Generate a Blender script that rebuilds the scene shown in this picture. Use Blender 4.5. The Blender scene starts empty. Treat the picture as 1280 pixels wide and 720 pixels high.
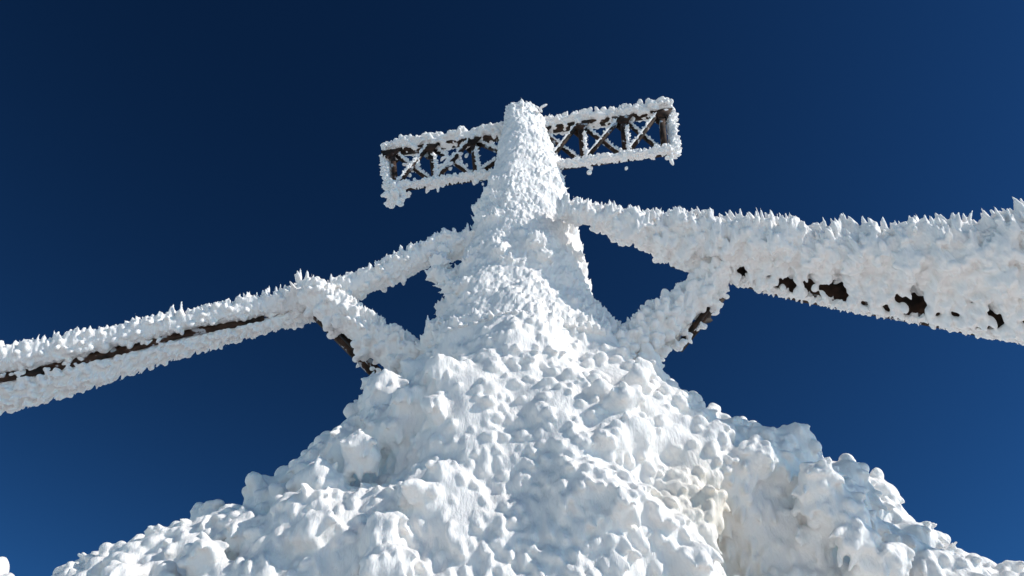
import bpy, bmesh, math, time
import numpy as np
from mathutils import Vector
T0 = time.time()
rng = np.random.default_rng(11)
scene = bpy.context.scene
COL = scene.collection
F = 1000.0; TH = math.radians(45); SN, CS = math.sin(TH), math.cos(TH)
EYE = np.array([0, 0, 1.6])

def ray(px, py):
    u = (px-640)/F; v = (360-py)/F
    return np.array([u, CS-v*SN, SN+v*CS])
def at_y(px, py, Y): d = ray(px, py); return EYE + d*(Y/d[1])
def at_z(px, py, Z): d = ray(px, py); return EYE + d*((Z-1.6)/d[2])
def at_t(px, py, t): return EYE + ray(px, py)*t
def proj(P):
    d = P-EYE; t = d[:, 1]*CS+d[:, 2]*SN; v = -d[:, 1]*SN+d[:, 2]*CS
    return 640+F*d[:, 0]/t, 360-F*v/t

# ---------------------------------------------------------------- noise
def _hash(ix, iy, iz, seed):
    h = (ix.astype(np.int64)*374761393 + iy.astype(np.int64)*668265263 + iz.astype(np.int64)*2147483647 + seed*1274126177) & 0xffffffff
    h = ((h ^ (h >> 13))*1274126177) & 0xffffffff
    h = ((h ^ (h >> 16))*2246822519) & 0xffffffff
    return ((h ^ (h >> 15)) & 0xffff)/65535.0
def vnoise(p, seed=0):
    i = np.floor(p); f = p-i; f = f*f*(3-2*f); r = 0
    for dx in (0, 1):
        for dy in (0, 1):
            for dz in (0, 1):
                w = (f[:, 0] if dx else 1-f[:, 0])*(f[:, 1] if dy else 1-f[:, 1])*(f[:, 2] if dz else 1-f[:, 2])
                r = r + w*_hash(i[:, 0]+dx, i[:, 1]+dy, i[:, 2]+dz, seed)
    return r*2-1
def fbm(p, o=3, seed=0):
    r = 0; a = 1
    for k in range(o): r = r + a*vnoise(p*(2**k), seed+k); a *= .5
    return r
def flow(P, fr=1.3, seed=40):
    return np.stack([vnoise(P*fr+s*17.3, seed+s) for s in range(3)], 1)

# ---------------------------------------------------------------- geometry collectors
def ico(sub):
    bm = bmesh.new(); bmesh.ops.create_icosphere(bm, subdivisions=sub, radius=1)
    v = np.array([x.co[:] for x in bm.verts]); f = np.array([[q.index for q in t.verts] for t in bm.faces]); bm.free()
    return v, f
IV, IF = ico(2)
def unit(a): return a/(np.linalg.norm(a, axis=-1, keepdims=True)+1e-9)

class Geo:
    def __init__(s): s.v = []; s.f = []; s.n = 0
    def add(s, v, f):
        s.v.append(np.asarray(v, float)); s.f.append(np.asarray(f)+s.n); s.n += len(v)
    def loft(s, rings):
        rings = np.asarray(rings); m, k, _ = rings.shape
        v = rings.reshape(-1, 3); q = []
        for i in range(m-1):
            for j in range(k):
                a = i*k+j; b = i*k+(j+1) % k
                q.append([a, b, b+k]); q.append([a, b+k, a+k])
        c0 = len(v); c1 = c0+1
        v = np.vstack([v, rings[0].mean(0), rings[-1].mean(0)])
        for j in range(k):
            q.append([c0, (j+1) % k, j]); q.append([c1, (m-1)*k+j, (m-1)*k+(j+1) % k])
        s.add(v, q); return v, np.array(q)
    def feathers(s, P, D, L, W, T=None, taper=.5, sink=.35, jit=.06):
        """tapered rime lobes: base at P, pointing along D"""
        n = len(P); D = unit(D); L = np.broadcast_to(L, n); W = np.broadcast_to(W, n)
        T = W*rng.uniform(.7, 1, n) if T is None else np.broadcast_to(T, n)
        r = unit(rng.normal(size=(n, 3))); A = unit(np.cross(D, r)); B = np.cross(D, A)
        z = IV[:, 2]; tp = 1-taper*(z*.5+.5)
        x = IV[:, 0]*tp; y = IV[:, 1]*tp; zz = (z+1)*.5
        jt = 1+rng.uniform(-jit, jit, (n, len(IV)))
        bend = rng.normal(0, .1, (n, 1))*zz[None]**2
        V = P[:, None]+A[:, None]*((x*jt)*W[:, None]+bend*L[:, None])[..., None]+B[:, None]*((y*jt)*T[:, None])[..., None] \
            + D[:, None]*((zz*(1+sink)-sink)*L[:, None])[..., None]
        FF = IF[None]+(np.arange(n)*len(IV))[:, None, None]
        s.add(V.reshape(-1, 3), FF.reshape(-1, 3))
    def mesh(s, name):
        v = np.vstack(s.v).astype(np.float32); f = np.vstack(s.f).astype(np.int32)
        me = bpy.data.meshes.new(name); me.vertices.add(len(v)); me.vertices.foreach_set('co', v.ravel())
        me.loops.add(f.size); me.loops.foreach_set('vertex_index', f.ravel())
        me.polygons.add(len(f)); me.polygons.foreach_set('loop_start', np.arange(0, f.size, 3, dtype=np.int32))
        me.update(calc_edges=True); me.validate(); return me

def sample(v, f, n):
    a, b, c = v[f[:, 0]], v[f[:, 1]], v[f[:, 2]]
    N = np.cross(b-a, c-a); ar = np.linalg.norm(N, axis=1); N = unit(N)
    i = rng.choice(len(f), n, p=ar/ar.sum()); r1 = np.sqrt(rng.random(n))[:, None]; r2 = rng.random(n)[:, None]
    return a[i]*(1-r1)+b[i]*r1*(1-r2)+c[i]*r1*r2, N[i]

def link(name, me, mat, parent=None, label=None):
    o = bpy.data.objects.new(name, me); COL.objects.link(o)
    if mat: me.materials.clear(); me.materials.append(mat)
    if parent: o.parent = parent
    if label: o['label'] = label
    return o

def remesh(geo, voxel, smooth=0):
    me = geo.mesh('tmp'); o = bpy.data.objects.new('tmp', me); COL.objects.link(o)
    m = o.modifiers.new('r', 'REMESH'); m.mode = 'VOXEL'; m.voxel_size = voxel; m.adaptivity = 0
    if smooth: m = o.modifiers.new('s', 'SMOOTH'); m.factor = .5; m.iterations = smooth
    dg = bpy.context.evaluated_depsgraph_get(); ev = o.evaluated_get(dg)
    nm = bpy.data.meshes.new_from_object(ev); bpy.data.objects.remove(o); bpy.data.meshes.remove(me)
    k = len(nm.vertices); co = np.empty(k*3, np.float32); nm.vertices.foreach_get('co', co)
    no = np.empty(k*3, np.float32); nm.vertices.foreach_get('normal', no)
    return nm, co.reshape(-1, 3).astype(float), no.reshape(-1, 3).astype(float)
def stage(geo, voxel, amp, fs, smooth=2):
    """first pass: merge the big lumps and hand back a triangulated surface"""
    nm, co, no = remesh(geo, voxel, smooth)
    co = co+no*(fbm(co*fs, 2, 3)*amp)[:, None]
    q = np.empty(len(nm.loops), np.int32); nm.loops.foreach_get('vertex_index', q); q = q.reshape(-1, 4)
    bpy.data.meshes.remove(nm)
    f = np.vstack([q[:, [0, 1, 2]], q[:, [0, 2, 3]]]); g = Geo(); g.add(co, f); return g, co, f
def rime_object(name, geo, voxel, mat, parent, amp=.02, fs=9, label=None, smooth=1):
    nm, co, no = remesh(geo, voxel, smooth)
    st = np.array([1, 1, .5])
    d = fbm(co*st*fs, 3, 5)
    co2 = co+no*((d*amp)[:, None])
    nm.vertices.foreach_set('co', co2.astype(np.float32).ravel()); nm.update()
    nm.polygons.foreach_set('use_smooth', [True]*len(nm.polygons))
    print('RIME', name, len(co), round(time.time()-T0, 1))
    return link(name, nm, mat, parent, label)

# ---------------------------------------------------------------- materials
def mat_new(name):
    m = bpy.data.materials.new(name); m.use_nodes = True
    return m, m.node_tree, m.node_tree.nodes['Principled BSDF']
HOLLOW = at_y(900, 640, 5.75)
def snow_mat(name, base, tint, sss=.0, bump=.5, stain=False):
    m, nt, b = mat_new(name); N = nt.nodes; Lk = nt.links
    tc = N.new('ShaderNodeTexCoord')
    n1 = N.new('ShaderNodeTexNoise'); n1.inputs['Scale'].default_value = .9; n1.inputs['Detail'].default_value = 5
    Lk.new(tc.outputs['Object'], n1.inputs['Vector'])
    cr = N.new('ShaderNodeValToRGB'); cr.color_ramp.elements[0].position = .42; cr.color_ramp.elements[0].color = base
    cr.color_ramp.elements[1].position = .66; cr.color_ramp.elements[1].color = tint
    Lk.new(n1.outputs['Fac'], cr.inputs['Fac']); colour = cr.outputs['Color']
    if stain:   # old yellowish glaze ice inside the hollow
        vm = N.new('ShaderNodeVectorMath'); vm.operation = 'DISTANCE'; vm.inputs[1].default_value = HOLLOW.tolist()
        Lk.new(tc.outputs['Object'], vm.inputs[0])
        ad = N.new('ShaderNodeMath'); ad.operation = 'MULTIPLY_ADD'; ad.inputs[1].default_value = 1.2; Lk.new(n1.outputs['Fac'], ad.inputs[0]); Lk.new(vm.outputs['Value'], ad.inputs[2])
        mr = N.new('ShaderNodeMapRange'); mr.inputs['From Min'].default_value = 1.3; mr.inputs['From Max'].default_value = .7; mr.inputs['To Max'].default_value = .5
        Lk.new(ad.outputs[0], mr.inputs['Value'])
        mx = N.new('ShaderNodeMix'); mx.data_type = 'RGBA'; mx.inputs['B'].default_value = (.72, .62, .46, 1)
        Lk.new(mr.outputs[0], mx.inputs['Factor']); Lk.new(colour, mx.inputs['A']); colour = mx.outputs['Result']
    Lk.new(colour, b.inputs['Base Color'])
    mp = N.new('ShaderNodeMapping'); mp.inputs['Scale'].default_value = (1, 1, .3); Lk.new(tc.outputs['Object'], mp.inputs['Vector'])
    n2 = N.new('ShaderNodeTexNoise'); n2.inputs['Scale'].default_value = 34; n2.inputs['Detail'].default_value = 6; n2.inputs['Roughness'].default_value = .6
    Lk.new(mp.outputs['Vector'], n2.inputs['Vector'])
    bp = N.new('ShaderNodeBump'); bp.inputs['Strength'].default_value = bump; bp.inputs['Distance'].default_value = .03
    Lk.new(n2.outputs['Fac'], bp.inputs['Height']); Lk.new(bp.outputs['Normal'], b.inputs['Normal'])
    b.inputs['Roughness'].default_value = .65
    if sss:
        b.inputs['Subsurface Weight'].default_value = sss; b.inputs['Subsurface Radius'].default_value = (1, 1, 1); b.inputs['Subsurface Scale'].default_value = .03
    return m
RIME = snow_mat('rime_ice', (.87, .845, .82, 1), (.86, .84, .82, 1), .35, .6, True)
GROUND = snow_mat('packed_snow', (.74, .72, .70, 1), (.70, .69, .68, 1), 0, .3)
def steel_mat():
    m, nt, b = mat_new('rusty_dark_steel'); N = nt.nodes; Lk = nt.links
    tc = N.new('ShaderNodeTexCoord'); n1 = N.new('ShaderNodeTexNoise'); n1.inputs['Scale'].default_value = 7; n1.inputs['Detail'].default_value = 6
    Lk.new(tc.outputs['Object'], n1.inputs['Vector'])
    cr = N.new('ShaderNodeValToRGB'); e = cr.color_ramp.elements
    e[0].position = .38; e[0].color = (.010, .007, .005, 1); e[1].position = .6; e[1].color = (.06, .03, .018, 1)
    q = cr.color_ramp.elements.new(.64); q.color = (.45, .47, .5, 1)
    Lk.new(n1.outputs['Fac'], cr.inputs['Fac']); Lk.new(cr.outputs['Color'], b.inputs['Base Color'])
    b.inputs['Roughness'].default_value = .8; b.inputs['Specular IOR Level'].default_value = .25
    return m
STEEL = steel_mat()

# ---------------------------------------------------------------- the tower
tower = bpy.data.objects.new('frosted_tower', None); COL.objects.link(tower)
tower['label'] = 'tall steel tower thickly crusted in white rime ice, seen from below against deep blue sky'
tower['category'] = 'tower'
AX = 7.0
rows = [(144, 637, 684), (170, 628, 691), (200, 615, 701), (240, 600, 715), (280, 582, 730), (320, 566, 744), (360, 552, 753), (400, 540, 768),
        (430, 525, 796), (460, 492, 824), (490, 454, 846), (520, 428, 890), (550, 394, 950), (590, 338, 1030), (630, 262, 1092), (670, 182, 1150), (700, 108, 1205), (720, 62, 1245)]
ZS, AL, AR, PY, XL, XR = [], [], [], [], [], []
for py, xl, xr in rows[::-1]:
    L = at_y(xl, py, AX); R = at_y(xr, py, AX); ZS.append(L[2]); AL.append(.08-L[0]); AR.append(R[0]-.08); PY.append(py); XL.append(xl); XR.append(xr)
ZS, AL, AR, PY, XL, XR = map(np.array, (ZS, AL, AR, PY, XL, XR))
def prof(z):
    zz = np.concatenate([[-.3, 2.0, 3.6], ZS])
    return np.interp(z, zz, np.concatenate([[AL[0]+1.6, AL[0]+1.2, AL[0]+.6], AL])), np.interp(z, zz, np.concatenate([[AR[0]+1.6, AR[0]+1.2, AR[0]+.6], AR]))
def ring(z, k=120, noise=True, grow=0.):
    al, ar = prof(z); b = np.interp(z, [0, 3, 4.5, 6, 7.5, 9, 10.5, 13], [2.6, 2.0, 1.65, 1.25, .85, .62, .46, .25])
    ph = np.linspace(0, 2*math.pi, k, endpoint=False); cs, sn = np.cos(ph), np.sin(ph)
    fl = float(np.clip((8-z)/2.0, 0, 1)); deg = (np.degrees(ph)+360) % 360
    def g(c0, w): return np.exp(-(((deg-c0+180) % 360-180)/w)**2)
    r = 1+fl*(-.36*g(308, 11)*np.exp(-((z-4.5)/.5)**2)-.08*g(302, 14)-.18*g(226, 13)+.10*g(268, 20)+.05*g(338, 10))
    P = np.stack([.08+np.where(cs > 0, ar, al)*cs*r, AX+sn*b*r, np.full(k, z)], 1)
    n = np.stack([cs, sn, 0*ph], 1)
    if noise:
        amp = np.interp(z, [4, 7, 9, 13], [.32, .18, .03, .01])
        P += n*(fbm(P*np.array([1.9, 1.9, .8])+7, 2, 3)*amp)[:, None]
    return P+n*grow
def tidy(A):
    A = np.maximum.accumulate(A[::-1]+np.arange(len(A))*.012)[::-1]-np.arange(len(A))[::-1]*.012
    B = A.copy(); B[1:-1] = A[:-2]*.08+A[1:-1]*.84+A[2:]*.08; return B
for it in range(8):     # settle the two side profiles so that lumps and feathers end where the tower's outline does
    zz = np.arange(2.5, 12.7, .08)
    Q = np.vstack([ring(z, 90, False, np.interp(z, [3, 7, 9, 12.5], [.20, .14, .09, .05])) for z in zz]); x, y = proj(Q)
    for i in range(len(PY)):
        m = np.abs(y-PY[i]) < 9
        if m.sum() < 3: continue
        dep = AX/ray(640, PY[i])[1]/F
        AL[i] += .4*(x[m].min()-XL[i])*dep; AR[i] -= .4*(x[m].max()-XR[i])*dep
    AL = tidy(np.maximum(AL, .20)); AR = tidy(np.maximum(AR, .20))
up_ = PY <= 400      # the shaft itself is a straight taper
for A in (AL, AR):
    c = np.polyfit(ZS[up_], A[up_], 2, w=np.where(PY[up_] > 390, 3, 1)); A[up_] = np.maximum(np.polyval(c, ZS[up_]), .21)
AL, AR = tidy(AL), tidy(AR)

SC = lambda P: np.interp(P[:, 2], [3, 6, 9, 12.5], [1.0, .82, .52, .36])
def tangent_up(N): return unit(np.array([0, 0, 1.])-N*N[:, 2:3])
def seen(P, N): return (P[:, 2] > 2.2) & (P[:, 1] < 8.2)
def near_hollow(P): return np.clip(1.25-np.linalg.norm((P-HOLLOW)*np.array([1, .6, 1.3]), axis=1)/.42, 0, 1)
def tower_part(z0, z1, n_big, n_round, n_mid, n_comb, n_spike, vox1, lobes=(), extra=None):
    g = Geo(); R = [ring(z) for z in np.arange(z0, z1+1e-6, .07)]; v, f = g.loft(R)
    P, N = sample(v, f, n_big); m = (P[:, 2] > .8) & (near_hollow(P) < .3); P, N = P[m], N[m]; k = SC(P); m = len(P)
    den = np.clip(.8+.9*vnoise(P*.8, 77), .3, 1.5)*np.interp(P[:, 2], [8, 10], [1, .6])
    g.feathers(P-N*.04, N*.8+np.array([0, 0, -.5])+rng.normal(0, .2, (m, 3)), den*k*rng.uniform(.18, .46, m), den*k*rng.uniform(.14, .30, m), taper=.05)
    for (px, py, r) in lobes:      # the rounded lobes that step down both flanks, each running back into the body
        sg = (660-px)/abs(px-660)
        for j in range(5):
            inn = sg*(5+r*.35*j); q = rng.uniform(.75, 1.1)
            c = at_y(px+inn+rng.normal(0, 5), py+r*.6+rng.normal(0, 4)+j*3, 6.9-.25*j+rng.normal(0, .1)); rr = q*r*1.1*c[1]/ray(px, py)[1]/F
            g.feathers(c[None], np.array([[-sg*.5, -.3, .7]])+rng.normal(0, .3, (1, 3)), rr*1.2, rr, rr*rng.uniform(.8, 1), taper=.05, sink=.9, jit=.04)
    if extra is not None:
        m = len(extra); g.feathers(extra, rng.normal(0, .3, (m, 3))+np.array([0, -.5, -.2]), rng.uniform(.12, .2, m), rng.uniform(.09, .14, m), taper=.1)
    g2, v, f = stage(g, vox1, .035, 4.5, 3)
    low = z0 < 5
    def pick(n, th):
        P, N = sample(v, f, n); h = near_hollow(P); m = seen(P, N) & (rng.random(n) > h*th); return P[m], N[m]
    zone = lambda P: vnoise(P*.85, 12)+.5*vnoise(P*2.1, 13)+np.interp(P[:, 2], [6.5, 8], [.05, -.4])   # > 0: plump buds, < 0: combed fringes
    P, N = pick(n_round, .6); zn = zone(P); m = zn > -.3; P, N, zn = P[m], N[m], zn[m]; k = SC(P); m = len(P)
    wgt = np.interp(P[:, 2], [5, 8], [-.7, .4])[:, None]; r = np.clip(.8+.6*zn, .5, 1.3)*k*rng.uniform(.04, .105, m)
    g2.feathers(P-N*.025, N*.7+tangent_up(N)*wgt+flow(P)*.4, r*rng.uniform(1.0, 1.9, m), r, taper=.0, jit=.03)
    P, N = pick(n_mid, .6); k = SC(P); m = len(P); s = np.where(vnoise(P*.6, 55)*1.0+(P[:, 2]-6.6)*.6 > 0, 1., -1.)[:, None]
    g2.feathers(P-N*.01, N*.45+tangent_up(N)*s+flow(P)*.4+rng.normal(0, .07, (m, 3)), k*rng.uniform(.07, .13, m), k*rng.uniform(.034, .06, m), taper=.05, jit=.04)
    P, N = pick(n_comb, .4); m = zone(P) < (.0 if low else .15); P, N = P[m], N[m]; k = SC(P); m = len(P); s = np.where(vnoise(P*.6, 55)*1.0+(P[:, 2]-6.6)*.6 > 0, 1., -1.)[:, None]
    c0, c1 = (.10, .19) if low else (.13, .25)
    g2.feathers(P, N*.32+tangent_up(N)*s+flow(P, .9)*.5+rng.normal(0, .05, (m, 3)), k*rng.uniform(c0, c1, m), k*rng.uniform(.026, .042, m), taper=.08 if low else .25, jit=.03)
    if n_spike:     # a few upright spikes
        P, N = pick(n_spike, .9); pt = vnoise(P*1.2, 91); m = pt > .3; P, N = P[m], N[m]; k = SC(P); m = len(P)
        g2.feathers(P+N*.02, N*.7+tangent_up(N)*.8+flow(P)*.5+rng.normal(0, .12, (m, 3)), k*rng.uniform(.10, .18, m), k*rng.uniform(.024, .04, m), taper=.4)
    return g2
LOBES = [(474, 480, 18), (448, 510, 20), (414, 545, 22), (370, 582, 24), (322, 612, 24), (272, 642, 24), (222, 670, 24), (172, 690, 22), (122, 706, 22), (82, 722, 20), (515, 452, 18),
         (822, 446, 18), (834, 474, 20), (860, 496, 22), (890, 514, 22), (930, 532, 24), (975, 548, 24), (1018, 566, 26), (1058, 592, 28), (1090, 620, 28), (1116, 648, 26), (1154, 674, 24), (1196, 696, 24), (1236, 710, 20), (1276, 714, 20), (1302, 720, 22)]
gb = tower_part(-.3, 7.5, 560, 7000, 7500, 17000, 0, .045, LOBES)
P = np.array([at_y(x, y, 6.6) for x, y in [(-14, 724), (-24, 735), (0, 747), (-10, 770), (15, 790)]])
gb.feathers(P, np.tile([0, 0, 1.], (5, 1)), .22, .16)
rime_object('tower_base', gb, .0175, RIME, tower, .005, 12, 'wide flaring base buried in rounded lumps of rime', 2)
ex = np.array([at_y(x, y, 6.8) for x, y in [(550, 330), (546, 345), (556, 355), (553, 318)]])
gs = tower_part(7.2, ZS[-1], 230, 2200, 5600, 15000, 1600, .03, (), ex)
top = at_y(661, 155, AX); m = 46
gs.feathers(top+rng.normal(0, .14, (m, 3))*np.array([1, 1, .1]), rng.normal(0, .5, (m, 3))+np.array([0, 0, 1]), rng.uniform(.05, .13, m), .035)
rime_object('tower_shaft', gs, .0135, RIME, tower, .005, 14, 'narrow upper shaft covered in scaly rime feathers')

# ---------------------------------------------------------------- tubes
def arm_tube(g, tab, depth, seg=28, step=60, rough=.025):
    tab = np.array(tab, float); s = np.linspace(0, 1, step); x0 = np.linspace(0, 1, len(tab))
    T = np.stack([np.interp(s, x0, tab[:, i]) for i in range(tab.shape[1])], 1)
    up = np.array([at_t(a[0], a[1], a[3]) for a in T]); lo = np.array([at_t(a[0], a[2], a[3]) for a in T])
    C = (up+lo)/2; E1 = (up-lo)/2; ax = unit(np.gradient(C, axis=0)); E2 = unit(np.cross(ax, E1))*depth
    ph = np.linspace(0, 2*math.pi, seg, endpoint=False)
    R = C[:, None]+E1[:, None]*np.cos(ph)[None, :, None]+E2[:, None]*np.sin(ph)[None, :, None]
    R = R+unit(R-C[:, None])*(fbm(R.reshape(-1, 3)*3+2, 2, 8).reshape(R.shape[:2])*rough)[..., None]
    v, f = g.loft(R)
    i = (step//2)*seg*2; cc = C[step//2]; t = v[f[i]]
    if np.dot(np.cross(t[1]-t[0], t[2]-t[0]), t.mean(0)-cc) < 0: f = f[:, ::-1]
    return v, f, up, lo, C
def bar(g, p, q, w, h=None):
    p, q = np.array(p, float), np.array(q, float); h = h or w; d = unit(q-p)
    r = np.array([0, 0, 1.]) if abs(d[2]) < .9 else np.array([1., 0, 0])
    a = unit(np.cross(d, r)); b = np.cross(d, a)
    def rg(c): return np.array([c+a*w/2+b*h/2, c-a*w/2+b*h/2, c-a*w/2-b*h/2, c+a*w/2-b*h/2])
    g.loft([rg(p), rg(q)])
def cover(g, v, f, n, ln, wd, bias, jit=.1, nw=.5, fl=.25, taper=.35):
    P, N = sample(v, f, n)
    g.feathers(P, N*nw+np.array(bias)+flow(P, 2.)*fl+rng.normal(0, jit, (n, 3)), rng.uniform(*ln, n), rng.uniform(*wd, n), taper=taper)
def crest(g, line, n, ln, wd, d, jit=.12, spread=.03):
    i = (np.arange(n)+rng.uniform(0, .8, n))/n*(len(line)-1.001); k = i.astype(int); w = (i-k)[:, None]
    P = line[k]*(1-w)+line[k+1]*w; mod = 1+.6*vnoise(P*2.5, 4)
    g.feathers(P+rng.normal(0, spread, (n, 3))*np.array([1, 1, .3]), np.array(d)+flow(P, 1.5)*.3+rng.normal(0, jit, (n, 3)), mod*rng.uniform(*ln, n), rng.uniform(*wd, n), taper=.45)

# ----- arm on the right
TR = lambda px: np.interp(px, [700, 1280, 1450], [9.9, 7.9, 7.4])
main = [(700, 256, 268), (740, 264, 282), (790, 272, 302), (850, 281, 322), (920, 286, 325), (1000, 295, 335), (1080, 298, 348), (1150, 298, 357), (1220, 293, 371), (1290, 280, 386), (1450, 276, 408)]
g = Geo(); v, f, up, lo, C = arm_tube(g, [(a, b, c, TR(a)) for a, b, c in main], .19, step=90)
P, N = sample(v, f, 520); sz = np.interp(P[:, 0], [.7, 2.2], [.5, 1.])
g.feathers(P, N*.5+np.array([0, 0, -.1])+flow(P, 2.)*.25, sz*rng.uniform(.07, .17, 520), sz*rng.uniform(.05, .10, 520), taper=.1)
g, v, f = stage(g, .03, .015, 6, 2)
cover(g, v, f, 700, (.06, .12), (.03, .05), (0, 0, .6), taper=.1)
cover(g, v, f, 4400, (.10, .21), (.016, .026), (.05, -.05, 1.0), jit=.04, nw=.24, fl=.2, taper=.2)
crest(g, up, 190, (.08, .17), (.024, .038), (.05, 0, 1), .09)
crest(g, up[len(up)//2:], 80, (.14, .30), (.035, .06), (.12, 0, 1), .1)
gaps = [(923, 942), (975, 988), (1014, 1053), (1134, 1154), (1237, 1246)]
xs = np.sort(rng.uniform(840, 1450, 1100)); pts = []
for x in xs:
    if any(a-5 < x < b+5 for a, b in gaps) and rng.random() > .06: continue
    t0 = np.interp(x, [q[0] for q in main], [q[2] for q in main]); t1 = np.interp(x, [850, 920, 1000, 1080, 1150, 1220, 1290, 1450], [332, 350, 371, 386, 399, 413, 425, 452])
    pts.append(at_t(x, rng.uniform(t0-8, t1-2), TR(x)-.07))
pts = np.array(pts); m = len(pts)
g.feathers(pts, np.array([0, -.1, -1])+rng.normal(0, .15, (m, 3)), rng.uniform(.06, .15, m), rng.uniform(.03, .055, m), taper=.25)
# thin icicle fringes hanging into the openings
pts = []
for a, b in gaps[:4]:
    for x in rng.uniform(a, b, int((b-a)*.5)): pts.append(at_t(x, np.interp(x, [q[0] for q in main], [q[2] for q in main])+rng.uniform(-2, 4), TR(x)-.05))
pts = np.array(pts); m = len(pts); g.feathers(pts, np.array([0, 0, -1])+rng.normal(0, .1, (m, 3)), rng.uniform(.04, .11, m), .018)
right_arm = rime_object('side_arm', g, .0125, RIME, tower, .005, 16, 'thick ice-crusted arm with ragged crest and dark gaps underneath, on the right of the tower')
chord_px = [(840, 328), (920, 350), (1000, 371), (1080, 386), (1150, 399), (1220, 413), (1290, 425), (1450, 452)]
g = Geo(); line = np.array([at_t(x, y, TR(x)) for x, y in chord_px])
for i in range(len(line)-1): bar(g, line[i], line[i+1], .09, .07)
link('chord', g.mesh('chord'), STEEL, right_arm, 'dark steel bottom chord showing through frost')
g = Geo(); v, f, up, lo, C = arm_tube(g, [(x, y-4, y+4, TR(x)-.02) for x, y in chord_px], .05, 12, 60, .01)
cover(g, v, f, 1000, (.03, .07), (.012, .022), (0, -.1, -.4))
rime_object('chord_frost', g, .012, RIME, right_arm, .004, 20)
g = Geo()
top_l = np.array([at_t(x, y-12, TR(x)+.17) for x, y in [(850, 322), (920, 320), (1000, 328), (1080, 338), (1150, 345), (1220, 355), (1290, 365), (1450, 385)]])
bot_l = np.array([at_t(x, y, TR(x)+.13) for x, y in [(850, 328), (920, 349), (1000, 370), (1080, 385), (1150, 398), (1220, 412), (1290, 424), (1450, 451)]])
for i in range(7):
    a, b, c, d = top_l[i], top_l[i+1], bot_l[i+1], bot_l[i]; n = unit(np.cross(b-a, d-a))*.02
    g.loft([np.array([a-n, b-n, c-n, d-n]), np.array([a+n, b+n, c+n, d+n])])
link('web_plate', g.mesh('web'), STEEL, right_arm)
# ----- arm on the left
TL = lambda px: np.interp(px, [-150, 0, 580], [8.6, 9.0, 10.2])
upper = [(600, 290, 322), (545, 300, 328), (500, 320, 352), (450, 344, 371), (400, 360, 388), (340, 371, 395), (250, 389, 409.5), (150, 410, 433), (60, 428, 456), (-20, 442, 473), (-150, 470, 506)]
lower = [(420, 372, 392), (340, 397, 410), (250, 416.5, 437), (150, 442, 469), (60, 464, 498), (-20, 477, 520), (-150, 508, 560)]
g = Geo(); v, f, up, lo, C = arm_tube(g, [(a, b, c, TL(a)) for a, b, c in upper], .12, rough=.012)
cover(g, v, f, 300, (.05, .09), (.03, .05), (-.1, 0, 0), taper=.1)
cover(g, v, f, 2400, (.06, .12), (.014, .022), (-.3, 0, .9), jit=.04, nw=.25, fl=.15)
crest(g, up, 280, (.06, .15), (.018, .030), (-.25, 0, 1), .1)
crest(g, np.array([at_t(356, 396, TL(350)), at_t(380, 366, TL(370)), at_t(400, 378, TL(380))]), 45, (.12, .27), (.03, .055), (-.3, -.3, .6), .4)
P = np.array([at_t(x, y, TL(375)-.1) for x, y in [(374, 362), (377, 368), (371, 372), (366, 380)]]); g.feathers(P, np.array([[-.1, 0, 1.], [.05, -.1, 1], [-.3, 0, 1], [-.6, 0, .9]]), [.38, .3, .28, .3], .05, taper=.7)
crest(g, np.array([at_t(540, 304, TL(540)), at_t(570, 294, TL(567))]), 40, (.1, .2), (.03, .05), (-.4, 0, .8), .3)
left_arm = rime_object('side_arm', g, .0125, RIME, tower, .004, 18, 'slim double-ridged arm furred with short frost spikes, on the left of the tower')
g = Geo(); v, f, up, lo, C = arm_tube(g, [(a, b, c, TL(a)) for a, b, c in lower], .11, rough=.012)
cover(g, v, f, 300, (.05, .09), (.03, .05), (-.1, 0, -.2), taper=.1)
cover(g, v, f, 2100, (.05, .11), (.014, .023), (-.3, -.1, -.7), jit=.04, nw=.3, fl=.15)
m = 60; x = np.concatenate([rng.uniform(-150, 30, 55), rng.uniform(60, 230, 5)]); pts = np.array([at_t(a, np.interp(a, [-150, -20, 60, 150, 230], [507, 475, 459.5, 437, 416]), TL(a)-.08) for a in x])
g.feathers(pts, rng.normal(0, .5, (m, 3))+np.array([0, -.5, 0]), rng.uniform(.04, .08, m), rng.uniform(.03, .04, m))
rime_object('lower_ridge', g, .0125, RIME, left_arm, .004, 18)
g = Geo(); line = [at_t(x, y, TL(x)-.05) for x, y in [(330, 396), (230, 414.5), (150, 437), (60, 459.5), (-20, 475), (-150, 507)]]
for i in range(5): bar(g, line[i], line[i+1], .035, .15)
link('chord', g.mesh('chord'), STEEL, left_arm, 'bare brown steel line between the two frost ridges')

# ----- braces
def brace(tab, depth, n, steel, label, sw, bits):
    g = Geo(); v, f, up, lo, C = arm_tube(g, tab, depth, 24, 40)
    cover(g, v, f, n//2, (.06, .14), (.04, .07), (0, -.1, .1), taper=.1); cover(g, v, f, n*2, (.07, .14), (.014, .026), (-.1, -.1, .8), jit=.07, nw=.4)
    bits = np.array(bits); m = len(bits)*5; bb = np.repeat(bits, 5, 0)+rng.normal(0, .03, (m, 3))
    g.feathers(bb, rng.normal(0, .5, (m, 3))+np.array([0, -.4, -.3]), rng.uniform(.05, .1, m), rng.uniform(.03, .05, m))
    o = rime_object('brace', g, .013, RIME, tower, .005, 16, label)
    g = Geo()
    for p, q in steel: bar(g, p, q, sw)
    link('steel_strut', g.mesh('strut'), STEEL, o)
p1 = [(388, 352, 384, 9.6), (415, 365, 400, 9.5), (445, 385, 427, 9.4), (475, 406, 454, 9.25), (510, 426, 480, 9.0), (550, 446, 505, 8.8)]
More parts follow.
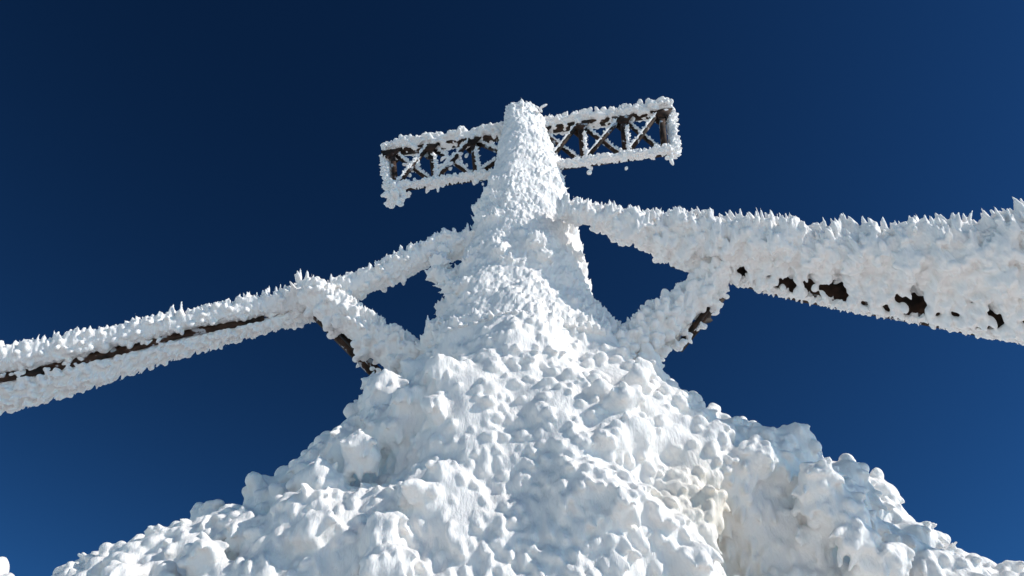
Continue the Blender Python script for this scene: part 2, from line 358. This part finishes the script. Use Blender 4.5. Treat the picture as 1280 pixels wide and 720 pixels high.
brace(p1, .14, 420, [(at_t(394, 396, 9.6), at_t(474, 476, 9.15)), (at_t(402, 394, 9.73), at_t(480, 470, 9.3))], 'lower brace of the left arm with bare dark steel along its underside', .055,
      [at_t(414, 416, 9.45), at_t(468, 468, 9.1), at_t(474, 475, 9.1), at_t(450, 450, 9.25)])
p2 = [(905, 322, 358, 9.15), (880, 342, 383, 9.1), (856, 360, 409, 9.05), (832, 378, 436, 8.9), (802, 400, 465, 8.7), (770, 425, 490, 8.5)]
st = [(at_t(903, 364, 9.12), at_t(848, 432, 8.82)), (at_t(906, 370, 9.4), at_t(850, 438, 9.1)), (at_t(886, 388, 9.05), at_t(868, 416, 9.05)), (at_t(866, 406, 9.0), at_t(888, 400, 9.3))]
brace(p2, .16, 420, st, 'lower brace of the right arm with dark steel lattice showing underneath', .045,
      [at_t(902, 370, 9.02), at_t(897, 378, 9.02), at_t(890, 386, 9.0), at_t(856, 424, 8.8), at_t(850, 430, 8.75), at_t(844, 434, 8.72), at_t(876, 406, 8.95)])

# ----- crossbar truss at the top
ZT, ZB = 12.2, 11.0
TL_, TR_ = at_z(487, 190, ZT), at_z(832, 139, ZT); BL_, BR_ = at_z(492, 236, ZB), at_z(836, 190, ZB)
def tp(s): return TL_+(TR_-TL_)*s
def bp(s): return BL_+(BR_-BL_)*s
DN = unit(np.cross(TR_-TL_, np.array([0, 0, 1.])));  DN = DN if DN[1] > 0 else -DN
g = Geo(); bar(g, tp(-.01), tp(1.01), .12)
truss = link('crossbar_truss', g.mesh('crossbar'), STEEL, tower, 'frosted lattice crossbar of dark steel at the top of the tower')
g = Geo(); bar(g, bp(-.01), bp(1.01), .08); link('chord', g.mesh('chord'), STEEL, truss)
ss = [0.01, .155, .31, .56, .70, .85, .985]
AXS = unit(TR_-TL_)
for s in ss:
    g = Geo(); bar(g, tp(s), bp(s), .09, .08)
    c = tp(s)-np.array([0, 0, .05])   # gusset plate under the top chord
    for o in (-.06, .06):
        n = DN*o; w = AXS*.17; k = np.array([0, 0, -.2])
        g.loft([np.array([c-w+n, c+w+n, c+w*.35+k+n, c-w*.35+k+n]), np.array([c-w+n*1.3, c+w+n*1.3, c+w*.35+k+n*1.3, c-w*.35+k+n*1.3])])
    link('post', g.mesh('post'), STEEL, truss)
for a, b in zip(ss[:-1], ss[1:]):
    for (p, q, o) in ((tp(a), bp(b), .03), (bp(a), tp(b), -.03)):
        g = Geo(); bar(g, p+DN*o, q+DN*o, .05, .05); link('diagonal', g.mesh('diagonal'), STEEL, truss)
def cap_tube(g, p, q, r, k=40):
    C = p+(q-p)*np.linspace(0, 1, k)[:, None]; d = unit(q-p); a = unit(np.cross(d, [0.01, 0, 1.]) if abs(d[2]) < .9 else np.cross(d, [1., 0, 0])); b = np.cross(a, d)
    ph = np.linspace(0, 2*math.pi, 12, endpoint=False); R = C[:, None]+(a*np.cos(ph)[:, None]+b*np.sin(ph)[:, None])[None]*r
    v, f = g.loft(R); k2 = 12*2*(k//2); t = v[f[k2]]; c = t.mean(0); cc = p+d*np.dot(c-p, d)
    return v, (f if np.dot(np.cross(t[1]-t[0], t[2]-t[0]), c-cc) > 0 else f[:, ::-1])
g = Geo(); v, f = cap_tube(g, tp(-.015)+[0, 0, .08], tp(1.015)+[0, 0, .08], .11)
cover(g, v, f, 500, (.05, .11), (.035, .06), (0, -.1, .1), .3, taper=.1); crest(g, np.array([tp(0)+[0, 0, .12], tp(1)+[0, 0, .12]]), 150, (.06, .14), (.022, .04), (0, -.1, 1))
cover(g, v, f, 500, (.05, .09), (.015, .025), (0, -.1, -.3))
rime_object('rime_crust', g, .014, RIME, truss, .006, 16)
g = Geo(); v, f = cap_tube(g, bp(-.01)+DN*-.05-[0, 0, .02], bp(1.01)+DN*-.05-[0, 0, .02], .05)
cover(g, v, f, 900, (.03, .06), (.015, .026), (0, -.2, -.2))
for s0 in (0.0, 1.0):
    v, f = cap_tube(g, bp(s0)+DN*.05+AXS*(s0*2-1)*.06, tp(s0)+DN*.05+AXS*(s0*2-1)*.06, .05, 20); cover(g, v, f, 220, (.05, .10), (.02, .035), ((s0*2-1)*.7, 0, 0))
for j, (a, b) in enumerate(zip(ss[:-1], ss[1:])):
    for (p, q, o) in ((tp(a), bp(b), .03), (bp(a), tp(b), -.03)):
        d = q-p; sd_ = unit(np.cross(unit(d), DN)); sd_ = sd_ if sd_[2] > 0 else -sd_
        v, f = cap_tube(g, p+DN*(o-.02)+sd_*.028, q+DN*(o-.02)+sd_*.028, .018, 20)
        cover(g, v, f, 60 if j > 2 else 140, (.02, .05), (.012, .022), (0, 0, .4))
    webs = (tp(a), bp(b), bp(a), tp(b), (tp(a)+bp(b))/2) if j < 2 else ((bp(a), bp(b), tp(b)) if j > 2 else ())
    for c in webs:      # ice clogging the corners of the bays
        if rng.random() < .2: continue
        m = 20 if j < 2 else 9; g.feathers(c+rng.normal(0, .09, (m, 3))*np.array([1, .3, 1]), rng.normal(0, 1, (m, 3)), rng.uniform(.05, .1, m), rng.uniform(.03, .05, m))
for s in ss[1:-1]:
    v, f = cap_tube(g, bp(s)-DN*.045+AXS*.045, bp(s)*.3+tp(s)*.7-DN*.045+AXS*.045, .022, 10); cover(g, v, f, 60, (.03, .05), (.012, .02), (.3, -.2, 0))
m = 40; g.feathers(bp(0)+np.array([.04, 0, -.16])+rng.normal(0, .06, (m, 3)), rng.normal(0, 1, (m, 3)), .09, .055)
rime_object('lattice_frost', g, .0115, RIME, truss, .004, 20)

# ---------------------------------------------------------------- setting
xs = np.sign(np.linspace(-1, 1, 161))*np.abs(np.linspace(-1, 1, 161))**4*4000
X, Y = np.meshgrid(xs, xs+5); Pg = np.stack([X.ravel(), Y.ravel(), 0*X.ravel()], 1)
Pg[:, 2] = fbm(Pg*.12, 3, 2)*.35*np.clip(1-np.hypot(Pg[:, 0], Pg[:, 1])/300, 0, 1) - .1
n = 161; q = [[i*n+j, i*n+j+1, (i+1)*n+j+1, (i+1)*n+j] for i in range(n-1) for j in range(n-1)]
me = bpy.data.meshes.new('ground'); me.from_pydata(Pg.tolist(), [], q); me.polygons.foreach_set('use_smooth', [True]*len(q))
gr = link('ground', me, GROUND); gr['kind'] = 'structure'; gr['label'] = 'wind-packed snow covering the ground around the tower'

# ---------------------------------------------------------------- light
S = unit(np.array([.80, -.22, .60])); el = math.asin(S[2]); az = math.atan2(S[0], S[1])
sd = bpy.data.lights.new('sun', 'SUN'); sd.energy = 4.3; sd.angle = math.radians(.5); sd.color = (1, .945, .87)
so = bpy.data.objects.new('sun', sd); COL.objects.link(so); so.rotation_euler = Vector(S.tolist()).to_track_quat('Z', 'Y').to_euler(); so.location = (20, -10, 30)
w = bpy.data.worlds.new('World'); scene.world = w; w.use_nodes = True; nt = w.node_tree; bg = nt.nodes['Background']
sky = nt.nodes.new('ShaderNodeTexSky'); sky.sky_type = 'NISHITA'; sky.sun_disc = False; sky.sun_elevation = el; sky.sun_rotation = az
sky.altitude = 3000; sky.air_density = 1.0; sky.dust_density = 0; sky.ozone_density = 3
gm = nt.nodes.new('ShaderNodeGamma'); gm.inputs['Gamma'].default_value = 2.0
mx = nt.nodes.new('ShaderNodeMix'); mx.data_type = 'RGBA'; mx.blend_type = 'MULTIPLY'; mx.inputs['Factor'].default_value = 1; mx.inputs['B'].default_value = (.34, .54, .43, 1)
nt.links.new(sky.outputs['Color'], gm.inputs['Color']); nt.links.new(gm.outputs['Color'], mx.inputs['A'])
nt.links.new(mx.outputs['Result'], bg.inputs['Color']); bg.inputs['Strength'].default_value = .05
cd = bpy.data.cameras.new('camera'); cam = bpy.data.objects.new('camera', cd); COL.objects.link(cam); scene.camera = cam
cam.location = EYE; cam.rotation_euler = (math.pi/2+TH, 0, 0); cd.sensor_width = 36; cd.lens = 36*F/1280; cd.clip_end = 20000
scene.view_settings.view_transform = 'Standard'; scene.view_settings.look = 'None'; scene.view_settings.exposure = 0
print('BUILT', round(time.time()-T0, 1))
